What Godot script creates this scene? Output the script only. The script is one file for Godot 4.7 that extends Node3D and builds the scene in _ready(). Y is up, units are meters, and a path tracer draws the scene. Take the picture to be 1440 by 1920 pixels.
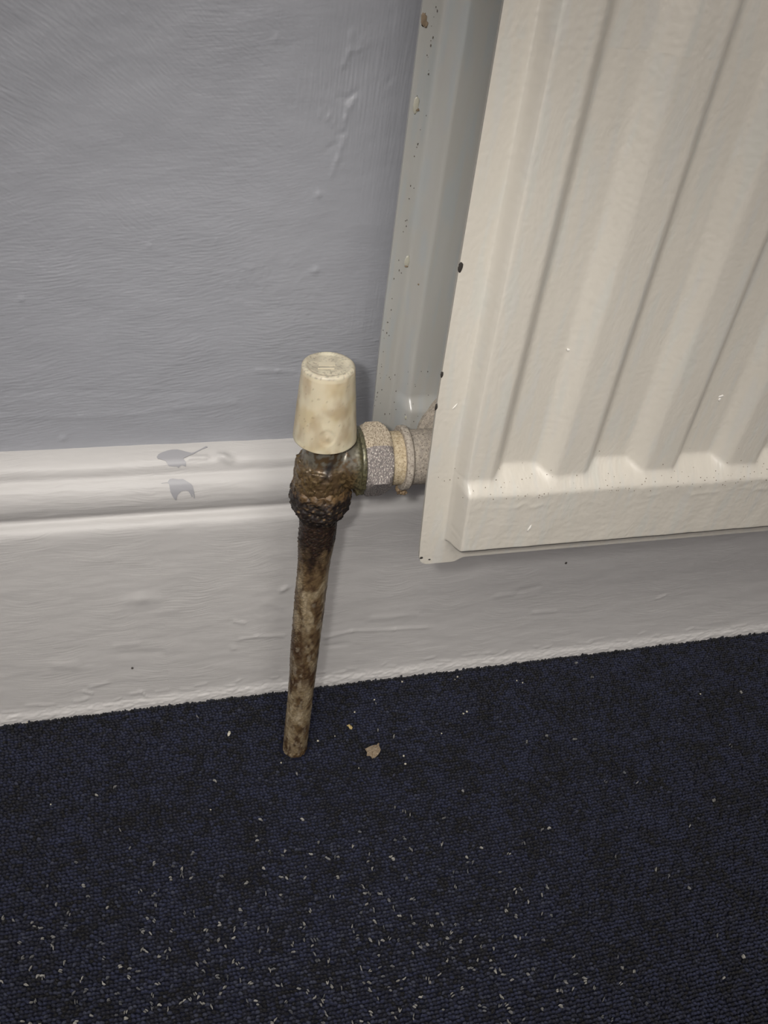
extends Node3D
# A painted double-panel radiator, its lockshield valve and rusty feed pipe against a lilac wall, seen by the light of a phone flash.

# ---------------------------------------------------------------- camera constants (photo frame 1440 x 1920)
const FOCAL := 1600.0
const EYE := Vector3(0.0, 0.4478, 0.3743)
const C_RIGHT := Vector3(0.96405385, 0.11380389, 0.24010174)
const C_UP := Vector3(0.06715292, 0.76994217, -0.63457035)
const C_FWD := Vector3(0.25708103, -0.62788353, -0.73462346)

# ---------------------------------------------------------------- places (metres; wall surface z = 0, carpet y = 0)
const FACE_Z := 0.0215          # face of the baseboard
const PIPE_Z := 0.066
const VALVE_X := 0.0752
const VALVE_Y := 0.217
const FRONT_Z := 0.100          # flange of the front panel
const REAR_Z := 0.032
const CAP_Y := 0.2312
const CAP_H := 0.0368
const PIPE_FOOT := Vector3(0.0727, -0.004, 0.0658)
const PIPE_HEAD := Vector3(0.0756, 0.188, PIPE_Z)
const PANEL_B := 0.1795         # lower edge of the panels

const LAMP_ENERGY := 1.1         # of each ceiling panel

var noises := {}
var skirt_y := PackedFloat32Array()
var skirt_z := PackedFloat32Array()
var skirt_s := PackedFloat32Array()

# ================================================================ helpers
func ray(px: float, py: float) -> Vector3:
	return C_RIGHT * (px - 720.0) - C_UP * (py - 960.0) + C_FWD * FOCAL

func on_z(px: float, py: float, z: float) -> Vector3:
	var r := ray(px, py)
	return EYE + r * ((z - EYE.z) / r.z)

func on_floor(px: float, py: float, y := 0.0) -> Vector3:
	var r := ray(px, py)
	return EYE + r * ((y - EYE.y) / r.y)

func noise(key: String, freq: float, octaves := 1, seed_value := 1) -> FastNoiseLite:
	if not noises.has(key):
		var n := FastNoiseLite.new()
		n.noise_type = FastNoiseLite.TYPE_SIMPLEX_SMOOTH
		n.frequency = freq
		n.seed = seed_value
		n.fractal_type = FastNoiseLite.FRACTAL_FBM if octaves > 1 else FastNoiseLite.FRACTAL_NONE
		n.fractal_octaves = octaves
		noises[key] = n
	return noises[key]

func lin(r: float, g: float, b: float) -> Color:
	return Color(r / 255.0, g / 255.0, b / 255.0).srgb_to_linear()

func rgb8(r: float, g: float, b: float) -> Color:
	return Color(r / 255.0, g / 255.0, b / 255.0)

func sm(a: float, b: float, x: float) -> float:
	return smoothstep(a, b, x)

func bell(x: float, w: float) -> float:
	return exp(-x * x / (w * w))

func seg_dist(p: Vector2, a: Vector2, b: Vector2) -> float:
	var ab := b - a
	var t := clampf((p - a).dot(ab) / maxf(ab.length_squared(), 1e-12), 0.0, 1.0)
	return p.distance_to(a + ab * t)

# A pile of triangles that becomes one surface
class Pile:
	var v := PackedVector3Array()
	var n := PackedVector3Array()
	var t := PackedVector2Array()
	var c := PackedColorArray()
	var i := PackedInt32Array()

	# nu x nv points, u to the right and v upwards when seen from the front
	func grid(nu: int, nv: int, p: PackedVector3Array, uv := PackedVector2Array(), col := PackedColorArray(), flip := false, wrap := false) -> void:
		var base := v.size()
		var nn := PackedVector3Array()
		nn.resize(nu * nv)
		for b in nv:
			var b0 := maxi(b - 1, 0)
			var b1 := mini(b + 1, nv - 1)
			for a in nu:
				var a0 := a - 1
				var a1 := a + 1
				if a0 < 0:
					a0 = nu - 2 if wrap else 0
				if a1 >= nu:
					a1 = 1 if wrap else nu - 1
				var k := (p[b * nu + a1] - p[b * nu + a0]).cross(p[b1 * nu + a] - p[b0 * nu + a])
				k = k.normalized()
				nn[b * nu + a] = -k if flip else k
		v.append_array(p)
		n.append_array(nn)
		if uv.size() == p.size():
			t.append_array(uv)
		else:
			var z := PackedVector2Array()
			z.resize(p.size())
			t.append_array(z)
		if col.size() == p.size():
			c.append_array(col)
		else:
			var w := PackedColorArray()
			w.resize(p.size())
			w.fill(Color.WHITE)
			c.append_array(w)
		var idx := PackedInt32Array()
		idx.resize((nu - 1) * (nv - 1) * 6)
		var o := 0
		for b in nv - 1:
			for a in nu - 1:
				var q := base + b * nu + a
				if flip:
					idx[o] = q; idx[o + 1] = q + nu + 1; idx[o + 2] = q + nu
					idx[o + 3] = q; idx[o + 4] = q + 1; idx[o + 5] = q + nu + 1
				else:
					idx[o] = q; idx[o + 1] = q + nu; idx[o + 2] = q + nu + 1
					idx[o + 3] = q; idx[o + 4] = q + nu + 1; idx[o + 5] = q + 1
				o += 6
		i.append_array(idx)

	# a flat quad, corners a b c d anticlockwise seen from its front
	func quad(a: Vector3, b: Vector3, d2: Vector3, d: Vector3, col := Color.WHITE) -> void:
		var k := (b - a).cross(d - a).normalized()
		var base := v.size()
		for q in [a, b, d2, d]:
			v.append(q); n.append(k); c.append(col)
		t.append_array(PackedVector2Array([Vector2(0, 0), Vector2(1, 0), Vector2(1, 1), Vector2(0, 1)]))
		i.append_array(PackedInt32Array([base, base + 2, base + 1, base, base + 3, base + 2]))

	func tri(a: Vector3, b: Vector3, d: Vector3, col := Color.WHITE) -> void:
		var k := (b - a).cross(d - a).normalized()
		var base := v.size()
		for q in [a, b, d]:
			v.append(q); n.append(k); c.append(col); t.append(Vector2.ZERO)
		i.append_array(PackedInt32Array([base, base + 2, base + 1]))

	func box(lo: Vector3, hi: Vector3, col := Color.WHITE) -> void:
		quad(Vector3(lo.x, lo.y, hi.z), Vector3(hi.x, lo.y, hi.z), Vector3(hi.x, hi.y, hi.z), Vector3(lo.x, hi.y, hi.z), col)
		quad(Vector3(hi.x, lo.y, lo.z), Vector3(lo.x, lo.y, lo.z), Vector3(lo.x, hi.y, lo.z), Vector3(hi.x, hi.y, lo.z), col)
		quad(Vector3(lo.x, lo.y, lo.z), Vector3(lo.x, lo.y, hi.z), Vector3(lo.x, hi.y, hi.z), Vector3(lo.x, hi.y, lo.z), col)
		quad(Vector3(hi.x, lo.y, hi.z), Vector3(hi.x, lo.y, lo.z), Vector3(hi.x, hi.y, lo.z), Vector3(hi.x, hi.y, hi.z), col)
		quad(Vector3(lo.x, hi.y, hi.z), Vector3(hi.x, hi.y, hi.z), Vector3(hi.x, hi.y, lo.z), Vector3(lo.x, hi.y, lo.z), col)
		quad(Vector3(lo.x, lo.y, lo.z), Vector3(hi.x, lo.y, lo.z), Vector3(hi.x, lo.y, hi.z), Vector3(lo.x, lo.y, hi.z), col)

	func mesh() -> ArrayMesh:
		var arr := []
		arr.resize(Mesh.ARRAY_MAX)
		arr[Mesh.ARRAY_VERTEX] = v
		arr[Mesh.ARRAY_NORMAL] = n
		arr[Mesh.ARRAY_TEX_UV] = t
		arr[Mesh.ARRAY_COLOR] = c
		arr[Mesh.ARRAY_INDEX] = i
		var m := ArrayMesh.new()
		m.add_surface_from_arrays(Mesh.PRIMITIVE_TRIANGLES, arr)
		return m

func obj(called: String, m: Mesh, mat: Material, parent: Node = null) -> MeshInstance3D:
	var o := MeshInstance3D.new()
	o.name = called
	o.mesh = m
	o.material_override = mat
	(parent if parent else self).add_child(o, true)
	return o

func tag(o: Node, label: String, category := "", group := "", kind := "") -> void:
	if label: o.set_meta("label", label)
	if category: o.set_meta("category", category)
	if group: o.set_meta("group", group)
	if kind: o.set_meta("kind", kind)

func paint(col: Color, rough: float, spec := 0.5) -> StandardMaterial3D:
	var m := StandardMaterial3D.new()
	m.albedo_color = col
	m.roughness = rough
	m.metallic_specular = spec
	return m

func relief(m: StandardMaterial3D, tex: Texture2D, centimetres: float) -> void:
	m.heightmap_enabled = true
	m.heightmap_texture = tex
	m.heightmap_scale = centimetres

func float_texture(w: int, h: int, data: PackedFloat32Array) -> ImageTexture:
	return ImageTexture.create_from_image(Image.create_from_data(w, h, false, Image.FORMAT_RF, data.to_byte_array()))

# ================================================================ scene
func _ready() -> void:
	set_camera_and_light()
	build_room()
	build_baseboard()
	build_carpet()
	build_radiator()
	build_pipe()
	build_valve()
	build_litter()

func set_camera_and_light() -> void:
	var cam := Camera3D.new()
	cam.name = "camera"
	cam.fov = rad_to_deg(2.0 * atan(960.0 / FOCAL))
	cam.near = 0.01
	cam.far = 20.0
	cam.transform = Transform3D(Basis(C_RIGHT, C_UP, -C_FWD), EYE)
	add_child(cam)
	cam.current = true
	var env := Environment.new()
	env.background_mode = Environment.BG_COLOR
	env.background_color = Color.BLACK
	env.tonemap_mode = Environment.TONE_MAPPER_LINEAR
	env.tonemap_exposure = 1.0
	env.sdfgi_enabled = true
	env.ssao_enabled = true
	env.ssil_enabled = true
	var we := WorldEnvironment.new()
	we.name = "surroundings"
	we.environment = env
	add_child(we)
	# the phone's flash: a tiny lamp up and to the left of the lens, throwing a soft-edged cone
	var flash := SpotLight3D.new()
	flash.name = "phone_flash"
	flash.light_color = Color(1.0, 0.985, 0.965)
	flash.light_energy = 0.067
	flash.light_size = 0.0024
	flash.spot_range = 8.0
	flash.spot_attenuation = 2.0
	flash.spot_angle = 41.0
	flash.spot_angle_attenuation = 1.0
	flash.shadow_enabled = true
	flash.transform = Transform3D(Basis.looking_at(ray(725.0, 1120.0), C_UP), EYE - C_RIGHT * 0.032 + C_UP * 0.017)
	add_child(flash)

# ---------------------------------------------------------------- room shell
func wall_height(x: float, y: float) -> float:
	var X := x * 1000.0
	var Y := y * 1000.0
	var h := noise("wall_lump", 0.02, 2, 3).get_noise_2d(X, Y * 1.4) * 0.00045
	h += noise("wall_fine", 0.16, 2, 4).get_noise_2d(X * 0.45, Y) * 0.00009
	var p := Vector2(x, y)
	for s in wall_marks:
		if absf(p.x - s[0].x) < 0.05 and absf(p.y - s[0].y) < 0.05:
			h += 0.65 * s[3] * bell(seg_dist(p, s[0], s[1]), s[2])
	return h

var wall_marks := []

func mark(line: Array, width: float, height: float) -> void:
	for k in line.size() - 1:
		var a := on_z(line[k][0], line[k][1], 0.0)
		var b := on_z(line[k + 1][0], line[k + 1][1], 0.0)
		wall_marks.append([Vector2(a.x, a.y), Vector2(b.x, b.y), width, height])

func build_room() -> void:
	# raised runs and sags left in the wall paint
	mark([[660, 60], [656, 95], [644, 124]], 0.0009, 0.00055)
	mark([[680, 72], [676, 92], [662, 95]], 0.0008, 0.0004)
	mark([[690, 80], [687, 90]], 0.0007, 0.0004)
	mark([[636, 182], [650, 186], [668, 172]], 0.0009, -0.0005)
	mark([[663, 186], [656, 200], [648, 222], [645, 240]], 0.0008, 0.0006)
	mark([[650, 248], [640, 275], [632, 300], [621, 330]], 0.0009, 0.0005)
	mark([[604, 205], [601, 218]], 0.0007, 0.0004)
	mark([[620, 212], [615, 222], [625, 232]], 0.0007, 0.0004)
	mark([[632, 252], [648, 250]], 0.0008, -0.0005)
	mark([[612, 280], [626, 272]], 0.0010, -0.0004)
	mark([[735, 20], [732, 150], [724, 160]], 0.0009, -0.00035)
	mark([[480, 694], [520, 696], [552, 697]], 0.0010, 0.0007)
	mark([[10, 735], [150, 733], [300, 738], [420, 734]], 0.0012, -0.00025)
	mark([[0, 782], [150, 782], [250, 776], [330, 765], [440, 755]], 0.0015, 0.00035)
	mark([[700, 640], [712, 636]], 0.0008, 0.0004)
	for q in [[278, 462, 1.0], [404, 452, 0.8], [118, 822, 1.7], [596, 365, 1.3], [590, 507, 1.6], [670, 284, 0.6], [62, 590, 0.6], [40, 560, 1.2], [517, 72, 1.0], [122, 684, 0.6], [552, 598, 0.6], [337, 529, 0.6], [355, 826, 1.0]]:
		var a := on_z(q[0], q[1], 0.0)
		wall_marks.append([Vector2(a.x, a.y), Vector2(a.x + 0.0002, a.y), 0.0009 * q[2], 0.0007 * q[2]])
	var rng := RandomNumberGenerator.new()
	rng.seed = 77
	for k in 70:      # rough patch of stippled paint
		var a := on_z(490 + rng.randfn() * 55.0, 525 + rng.randfn() * 32.0, 0.0)
		var turn := rng.randf() * TAU
		wall_marks.append([Vector2(a.x, a.y), Vector2(a.x, a.y) + Vector2(cos(turn), sin(turn)) * 0.0015, 0.0007, 0.00024])
	for k in 28:
		var a := on_z(rng.randf() * 700.0, rng.randf() * 800.0, 0.0)
		wall_marks.append([Vector2(a.x, a.y), Vector2(a.x, a.y), 0.0007, 0.0003])

	var wall_mat := paint(rgb8(155, 157, 163), 0.38, 0.5)
	relief(wall_mat, wall_brush_texture(), 0.028)
	wall_mat.texture_repeat = false
	var x0 := -0.25
	var x1 := 0.35
	var y0 := 0.165
	var y1 := 0.50
	var nu := 500
	var nv := 280
	var p := PackedVector3Array()
	var uv := PackedVector2Array()
	p.resize(nu * nv)
	uv.resize(nu * nv)
	for b in nv:
		for a in nu:
			var x := lerpf(x0, x1, a / float(nu - 1))
			var y := lerpf(y0, y1, b / float(nv - 1))
			var edge := minf(minf(x - x0, x1 - x), minf(y - y0, y1 - y))
			p[b * nu + a] = Vector3(x, y, wall_height(x, y) * sm(0.0, 0.01, edge))
			uv[b * nu + a] = Vector2((x - x0) / (x1 - x0), 1.0 - (y - y0) / (y1 - y0))
	var w := Pile.new()
	w.grid(nu, nv, p, uv)
	var L := -1.7
	var R := 2.3
	var H := 2.4
	w.quad(Vector3(L, 0, 0), Vector3(R, 0, 0), Vector3(R, y0, 0), Vector3(L, y0, 0))
	w.quad(Vector3(L, y1, 0), Vector3(R, y1, 0), Vector3(R, H, 0), Vector3(L, H, 0))
	w.quad(Vector3(L, y0, 0), Vector3(x0, y0, 0), Vector3(x0, y1, 0), Vector3(L, y1, 0))
	w.quad(Vector3(x1, y0, 0), Vector3(R, y0, 0), Vector3(R, y1, 0), Vector3(x1, y1, 0))
	w.quad(Vector3(R, 0, -0.1), Vector3(L, 0, -0.1), Vector3(L, H, -0.1), Vector3(R, H, -0.1))
	w.quad(Vector3(L, 0, -0.1), Vector3(L, 0, 0), Vector3(L, H, 0), Vector3(L, H, -0.1))
	w.quad(Vector3(R, 0, 0), Vector3(R, 0, -0.1), Vector3(R, H, -0.1), Vector3(R, H, 0))
	w.quad(Vector3(L, H, 0), Vector3(R, H, 0), Vector3(R, H, -0.1), Vector3(L, H, -0.1))
	w.quad(Vector3(L, 0, -0.1), Vector3(R, 0, -0.1), Vector3(R, 0, 0), Vector3(L, 0, 0))
	tag(obj("wall_back", w.mesh(), wall_mat), "lilac grey brush-painted wall behind the radiator", "", "", "structure")

	var plain := paint(rgb8(205, 203, 208), 0.5)
	var D := 3.0
	for side in [["wall_left", Vector3(L - 0.1, 0, -0.1), Vector3(L, H, D)], ["wall_right", Vector3(R, 0, -0.1), Vector3(R + 0.1, H, D)], ["wall_front", Vector3(L - 0.1, 0, D), Vector3(R + 0.1, H, D + 0.1)]]:
		var pl := Pile.new()
		pl.box(side[1], side[2])
		tag(obj(side[0], pl.mesh(), plain), "plain lilac painted wall of the room", "", "", "structure")
	var c := Pile.new()
	c.box(Vector3(L - 0.1, H, -0.1), Vector3(R + 0.1, H + 0.1, D + 0.1))
	tag(obj("ceiling", c.mesh(), paint(rgb8(225, 222, 216), 0.7)), "white painted ceiling of the room", "", "", "structure")

	# the room's own lamps: rows of dim square ceiling panels whose even light fills the flash shadows
	var frame_mat := paint(rgb8(220, 220, 220), 0.4)
	var glow := paint(rgb8(235, 232, 225), 0.5)
	glow.emission_enabled = true
	glow.emission = Color(1.0, 0.95, 0.88)
	glow.emission_energy_multiplier = 0.25
	var fr := Pile.new()
	for s in [-1.0, 1.0]:
		fr.box(Vector3(-0.32, -0.04, s * 0.31 - 0.01), Vector3(0.32, 0.0, s * 0.31 + 0.01))
		fr.box(Vector3(s * 0.31 - 0.01, -0.04, -0.30), Vector3(s * 0.31 + 0.01, 0.0, 0.30))
	var frame_mesh := fr.mesh()
	var df := Pile.new()
	df.box(Vector3(-0.30, -0.03, -0.30), Vector3(0.30, -0.01, 0.30))
	var diffuser_mesh := df.mesh()
	var count := 0
	for z in [1.4, 2.5]:
		for x in [-1.3, -0.5, 0.3]:
			var lamp := Node3D.new()
			lamp.name = "ceiling_lamp" if count == 0 else "ceiling_lamp_%03d" % count
			lamp.position = Vector3(x, H, z)
			add_child(lamp)
			tag(lamp, "square white light panel fixed to the ceiling", "lamp", "ceiling light panels")
			obj("frame", frame_mesh, frame_mat, lamp)
			obj("diffuser", diffuser_mesh, glow, lamp)
			var al := AreaLight3D.new()
			al.name = "ceiling_lamp_light"
			al.area_size = Vector2(0.58, 0.58)
			al.light_color = Color(1.0, 0.98, 0.95)
			al.light_energy = LAMP_ENERGY
			al.area_range = 8.0
			al.shadow_enabled = true
			al.rotation_degrees = Vector3(-90, 0, 0)
			al.position = Vector3(0, -0.042, 0)
			lamp.add_child(al)
			count += 1

# brush strokes in the wall paint: level strokes low down, slanting ones up to the left, upright ones beside the radiator
func wall_brush_texture() -> ImageTexture:
	var w := 1500
	var h := 840
	var data := PackedFloat32Array()
	data.resize(w * h)
	var n1 := noise("stroke_a", 1.0, 2, 11)
	var n2 := noise("stroke_b", 1.0, 2, 12)
	var n3 := noise("stroke_c", 1.0, 1, 13)
	var nm := noise("stroke_m", 0.012, 2, 14)
	var ns := noise("stipple", 0.55, 2, 15)
	for b in h:
		var y := (1.0 - b / float(h)) * 335.0 + 165.0
		for a in w:
			var x := a / float(w) * 600.0 - 250.0
			var m := nm.get_noise_2d(x, y)
			var level := n1.get_noise_2d((x + y * 0.12) * 0.085, (y - x * 0.12 + m * 4.0) * 0.75)
			var up := sm(285.0, 350.0, y + m * 40.0)
			var slant := n2.get_noise_2d((x * 0.78 - y * 0.62) * 0.10, (y * 0.78 + x * 0.62 + m * 5.0) * 0.62) if up > 0.0 else 0.0
			var beside := sm(55.0, 85.0, x + m * 30.0) * sm(250.0, 300.0, y + m * 40.0)
			var upright := n3.get_noise_2d((x - y * 0.03) * 0.8, y * 0.05) if beside > 0.0 else 0.0
			var left := 1.0 - sm(-5.0, 40.0, x)
			var v := lerpf(level, slant, up * (0.45 + 0.45 * left))
			v = lerpf(v, upright * 0.75, beside * 0.75)
			v *= 0.75 + 0.6 * m
			v += ns.get_noise_2d(x, y) * 0.22
			data[b * w + a] = 0.5 + 0.4 * v
	return float_texture(w, h, data)

# level (u) brush strokes for woodwork and metal, 0.4 m across
func stroke_texture(seed_value: int, along: float, across: float, iso := 0.0) -> ImageTexture:
	var w := 1024
	var h := 1024
	var data := PackedFloat32Array()
	data.resize(w * h)
	var n1 := noise("wood%d" % seed_value, 1.0, 2, seed_value)
	var n2 := noise("woodm%d" % seed_value, 0.02, 2, seed_value + 1)
	var n3 := noise("woodi%d" % seed_value, 0.28, 2, seed_value + 2)
	for b in h:
		var y := b / float(h) * 400.0
		for a in w:
			var x := a / float(w) * 400.0
			var m := n2.get_noise_2d(x, y)
			data[b * w + a] = 0.5 + 0.42 * n1.get_noise_2d((x + m * 8.0) * along, (y + m * 5.0) * across) * (0.7 + m) + (iso * n3.get_noise_2d(x, y) if iso > 0.0 else 0.0)
	return float_texture(w, h, data)

# ---------------------------------------------------------------- baseboard
func skirt_point(x: float, s: float) -> Vector3:
	var k := skirt_s.bsearch(s)
	k = clampi(k, 1, skirt_s.size() - 1)
	var f := (s - skirt_s[k - 1]) / (skirt_s[k] - skirt_s[k - 1])
	return Vector3(x, lerpf(skirt_y[k - 1], skirt_y[k], f), lerpf(skirt_z[k - 1], skirt_z[k], f))

func skirt_normal(s: float) -> Vector3:
	var d := skirt_point(0, minf(s + 0.0006, skirt_s[-1])) - skirt_point(0, maxf(s - 0.0006, 0.0))
	return Vector3(0, -d.z, d.y).normalized()

# where the camera ray through a pixel meets the moulding: (x, s)
func on_skirt(px: float, py: float) -> Vector2:
	var r := ray(px, py)
	var best := Vector2.ZERO
	var least := 1e9
	for k in 800:
		var s := skirt_s[-1] * k / 799.0
		var q := skirt_point(0, s)
		var t := (q.z - EYE.z) / r.z
		var e := EYE + r * t
		if absf(e.y - q.y) < least:
			least = absf(e.y - q.y)
			best = Vector2(e.x, s)
	return best

var skirt_marks := []

func skirt_height(x: float, s: float) -> float:
	var X := x * 1000.0
	var S := s * 1000.0
	var h := noise("sk_lump", 0.06, 2, 21).get_noise_2d(X * 0.35, S) * 0.00026
	h += noise("sk_fine", 0.25, 2, 22).get_noise_2d(X * 0.22, S) * 0.00010
	var low := 1.0 - sm(0.006, 0.013, s)
	if low > 0.0:      # crusty paint line over the carpet
		h += low * (absf(noise("sk_crust", 0.16, 3, 23).get_noise_2d(X * 0.5, S * 1.4)) * 0.0010)
	var p := Vector2(x, s)
	for m in skirt_marks:
		if absf(p.x - m[0].x) < 0.03:
			h += m[3] * bell(seg_dist(p, m[0], m[1]), m[2])
	return h

func skirt_mark(line: Array, width: float, height: float) -> void:
	for k in line.size() - 1:
		skirt_marks.append([on_skirt(line[k][0], line[k][1]), on_skirt(line[k + 1][0], line[k + 1][1]), width, height])

func build_baseboard() -> void:
	var prof := [[0.0, 0.0236], [0.003, 0.0235], [0.0055, 0.0229], [0.0075, 0.0219], [0.010, 0.0215], [0.1415, 0.0215], [0.145, 0.0213], [0.1472, 0.0205], [0.1488, 0.0188], [0.1496, 0.0168], [0.1505, 0.0156], [0.1518, 0.0153], [0.1532, 0.0160], [0.1560, 0.0177], [0.160, 0.0188], [0.164, 0.0188], [0.1675, 0.0180], [0.1705, 0.0164], [0.1725, 0.0145], [0.1737, 0.0128], [0.1748, 0.0122], [0.1775, 0.0118], [0.1795, 0.0110], [0.1812, 0.0092], [0.1825, 0.0065], [0.1838, 0.0030], [0.1846, -0.0012]]
	var s := 0.0
	for k in prof.size() - 1:
		var a := Vector2(prof[k][0], prof[k][1])
		var b := Vector2(prof[k + 1][0], prof[k + 1][1])
		var steps := maxi(2, int(a.distance_to(b) / (0.0012 if a.distance_to(b) > 0.02 else 0.0006)))
		for q in steps:
			var r := a.lerp(b, q / float(steps))
			skirt_y.append(r.x); skirt_z.append(r.y); skirt_s.append(s + a.distance_to(b) * q / steps)
		s += a.distance_to(b)
	skirt_y.append(prof[-1][0]); skirt_z.append(prof[-1][1]); skirt_s.append(s)
	# round the profile off a little, as thick paint does
	for pass_k in 2:
		var ny := skirt_y.duplicate()
		var nz := skirt_z.duplicate()
		for k in range(1, skirt_y.size() - 1):
			ny[k] = (skirt_y[k - 1] + 2.0 * skirt_y[k] + skirt_y[k + 1]) / 4.0
			nz[k] = (skirt_z[k - 1] + 2.0 * skirt_z[k] + skirt_z[k + 1]) / 4.0
		skirt_y = ny
		skirt_z = nz
	# the hollow blister, paint sags and runs
	skirt_mark([[411, 855], [420, 857], [430, 863]], 0.0021, 0.0011)
	skirt_mark([[355, 858], [386, 857]], 0.0012, 0.0009)
	skirt_mark([[242, 1126], [265, 1122], [292, 1122]], 0.0042, 0.0006)
	skirt_mark([[300, 1148], [330, 1144]], 0.0030, 0.0004)
	skirt_mark([[108, 1247], [138, 1246]], 0.0042, 0.0005)
	skirt_mark([[440, 1165], [458, 1168]], 0.0012, 0.0006)
	skirt_mark([[535, 1102], [530, 1106]], 0.0018, 0.0009)
	skirt_mark([[500, 1130], [530, 1138]], 0.0030, 0.0004)
	skirt_mark([[450, 1198], [480, 1193], [530, 1192]], 0.0014, 0.0005)
	skirt_mark([[434, 1212], [438, 1216]], 0.0018, 0.0005)
	skirt_mark([[215, 1212], [260, 1206]], 0.0016, 0.0004)
	skirt_mark([[230, 1226], [300, 1222]], 0.0025, -0.0004)
	skirt_mark([[170, 1288], [200, 1280]], 0.0016, 0.0005)
	skirt_mark([[158, 1296], [172, 1300]], 0.0012, 0.0007)
	skirt_mark([[262, 1295], [274, 1304]], 0.0009, 0.0007)
	skirt_mark([[610, 1195], [660, 1183], [740, 1180], [800, 1176]], 0.0013, 0.0005)
	skirt_mark([[612, 1212], [650, 1208]], 0.0018, -0.0004)
	skirt_mark([[700, 1160], [800, 1150]], 0.0022, 0.00035)
	skirt_mark([[1000, 1148], [1040, 1146]], 0.0014, 0.0005)
	skirt_mark([[930, 1118], [960, 1114]], 0.0018, 0.0005)
	skirt_mark([[1232, 1122], [1246, 1117]], 0.0010, 0.0007)
	skirt_mark([[975, 1107], [1010, 1100]], 0.0022, -0.0004)
	for k in 34:
		var a := 6.0 + k * 41.0 + 13.0 * sin(k * 2.7)
		var yb := 1340.0 - 0.1155 * a - 4.0 - 8.0 * absf(sin(k * 1.9))
		skirt_mark([[a, yb], [a + 16.0 + 10.0 * sin(k), yb - 2.0 - 3.0 * sin(k * 3.1)]], 0.0007 + 0.0004 * absf(sin(k * 5.0)), 0.00045)

	var xs := PackedFloat32Array([-1.7, -1.0, -0.6])
	for k in 541:
		xs.append(-0.30 + k * 0.0015)
	xs.append_array(PackedFloat32Array([0.7, 1.0, 1.6, 2.3]))
	var nu := xs.size()
	var nv := skirt_s.size()
	var p := PackedVector3Array()
	var uv := PackedVector2Array()
	p.resize(nu * nv)
	uv.resize(nu * nv)
	for b in nv:
		var sv := skirt_s[b]
		var nrm := skirt_normal(sv)
		for a in nu:
			var x := xs[a]
			var fine := sm(-0.30, -0.28, x) * (1.0 - sm(0.49, 0.51, x))
			p[b * nu + a] = Vector3(x, skirt_y[b], skirt_z[b]) + nrm * (skirt_height(x, sv) * fine)
			uv[b * nu + a] = Vector2(x / 0.4, sv / 0.4)
	var pl := Pile.new()
	pl.grid(nu, nv, p, uv)
	pl.quad(Vector3(-1.7, 0, 0), Vector3(2.3, 0, 0), Vector3(2.3, 0, 0.0236), Vector3(-1.7, 0, 0.0236))
	var gloss := paint(rgb8(192, 190, 188), 0.50, 0.5)
	relief(gloss, stroke_texture(31, 0.045, 0.85), 0.018)
	var board := obj("baseboard_back", pl.mesh(), gloss)
	tag(board, "tall moulded baseboard with thick uneven off-white gloss paint", "", "", "structure")

	# two splashes of wall paint and a grit speck on it
	var splash := paint(rgb8(156, 156, 160), 0.42, 0.5)
	var upper := [[294, 858], [297, 853], [304, 849], [314, 846], [322, 844], [332, 843.5], [341, 845], [350, 848], [360, 849.5], [366, 848], [378, 842], [386, 837.5], [389, 837.5], [389, 839], [380, 842.5], [370, 848], [363, 852], [352, 857], [343, 860], [345.5, 863], [349, 867], [348, 875], [346, 873], [341, 872], [337, 873.5], [334, 877], [332, 874], [325, 874.5], [316, 873.5], [313, 869], [310, 864.5], [302, 862], [296, 860.5]]
	var lower := [[316, 901], [318, 898.5], [324, 897.5], [334, 899], [343, 898], [350, 902], [357, 906], [361, 911], [364, 922], [365, 933], [363.5, 934], [362, 927], [360.5, 925], [361, 931], [359, 931], [357, 926], [353, 921], [348, 919.5], [340, 921], [334, 926], [331, 932], [331, 935], [329, 937], [326.5, 934.5], [323, 929], [319.5, 922], [318, 913], [317, 908], [314, 905.5], [303, 906.5], [302, 905.5], [314, 904]]
	for poly in [upper, lower]:
		obj("paint_splash", skirt_patch(poly, 0.00045), splash, board).set_meta("label", "grey lilac splash of wall paint")
	for q in [[248, 1252, 0.0007], [1061, 1055, 0.0008]]:
		var at := on_skirt(q[0], q[1])
		var c := skirt_point(at.x, at.y) + skirt_normal(at.y) * 0.0004
		obj("grit_speck", blob(c, Vector3(q[2], q[2] * 1.2, 0.0004), 9, 6, 0.2), paint(rgb8(70, 66, 62), 0.8), board)

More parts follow.
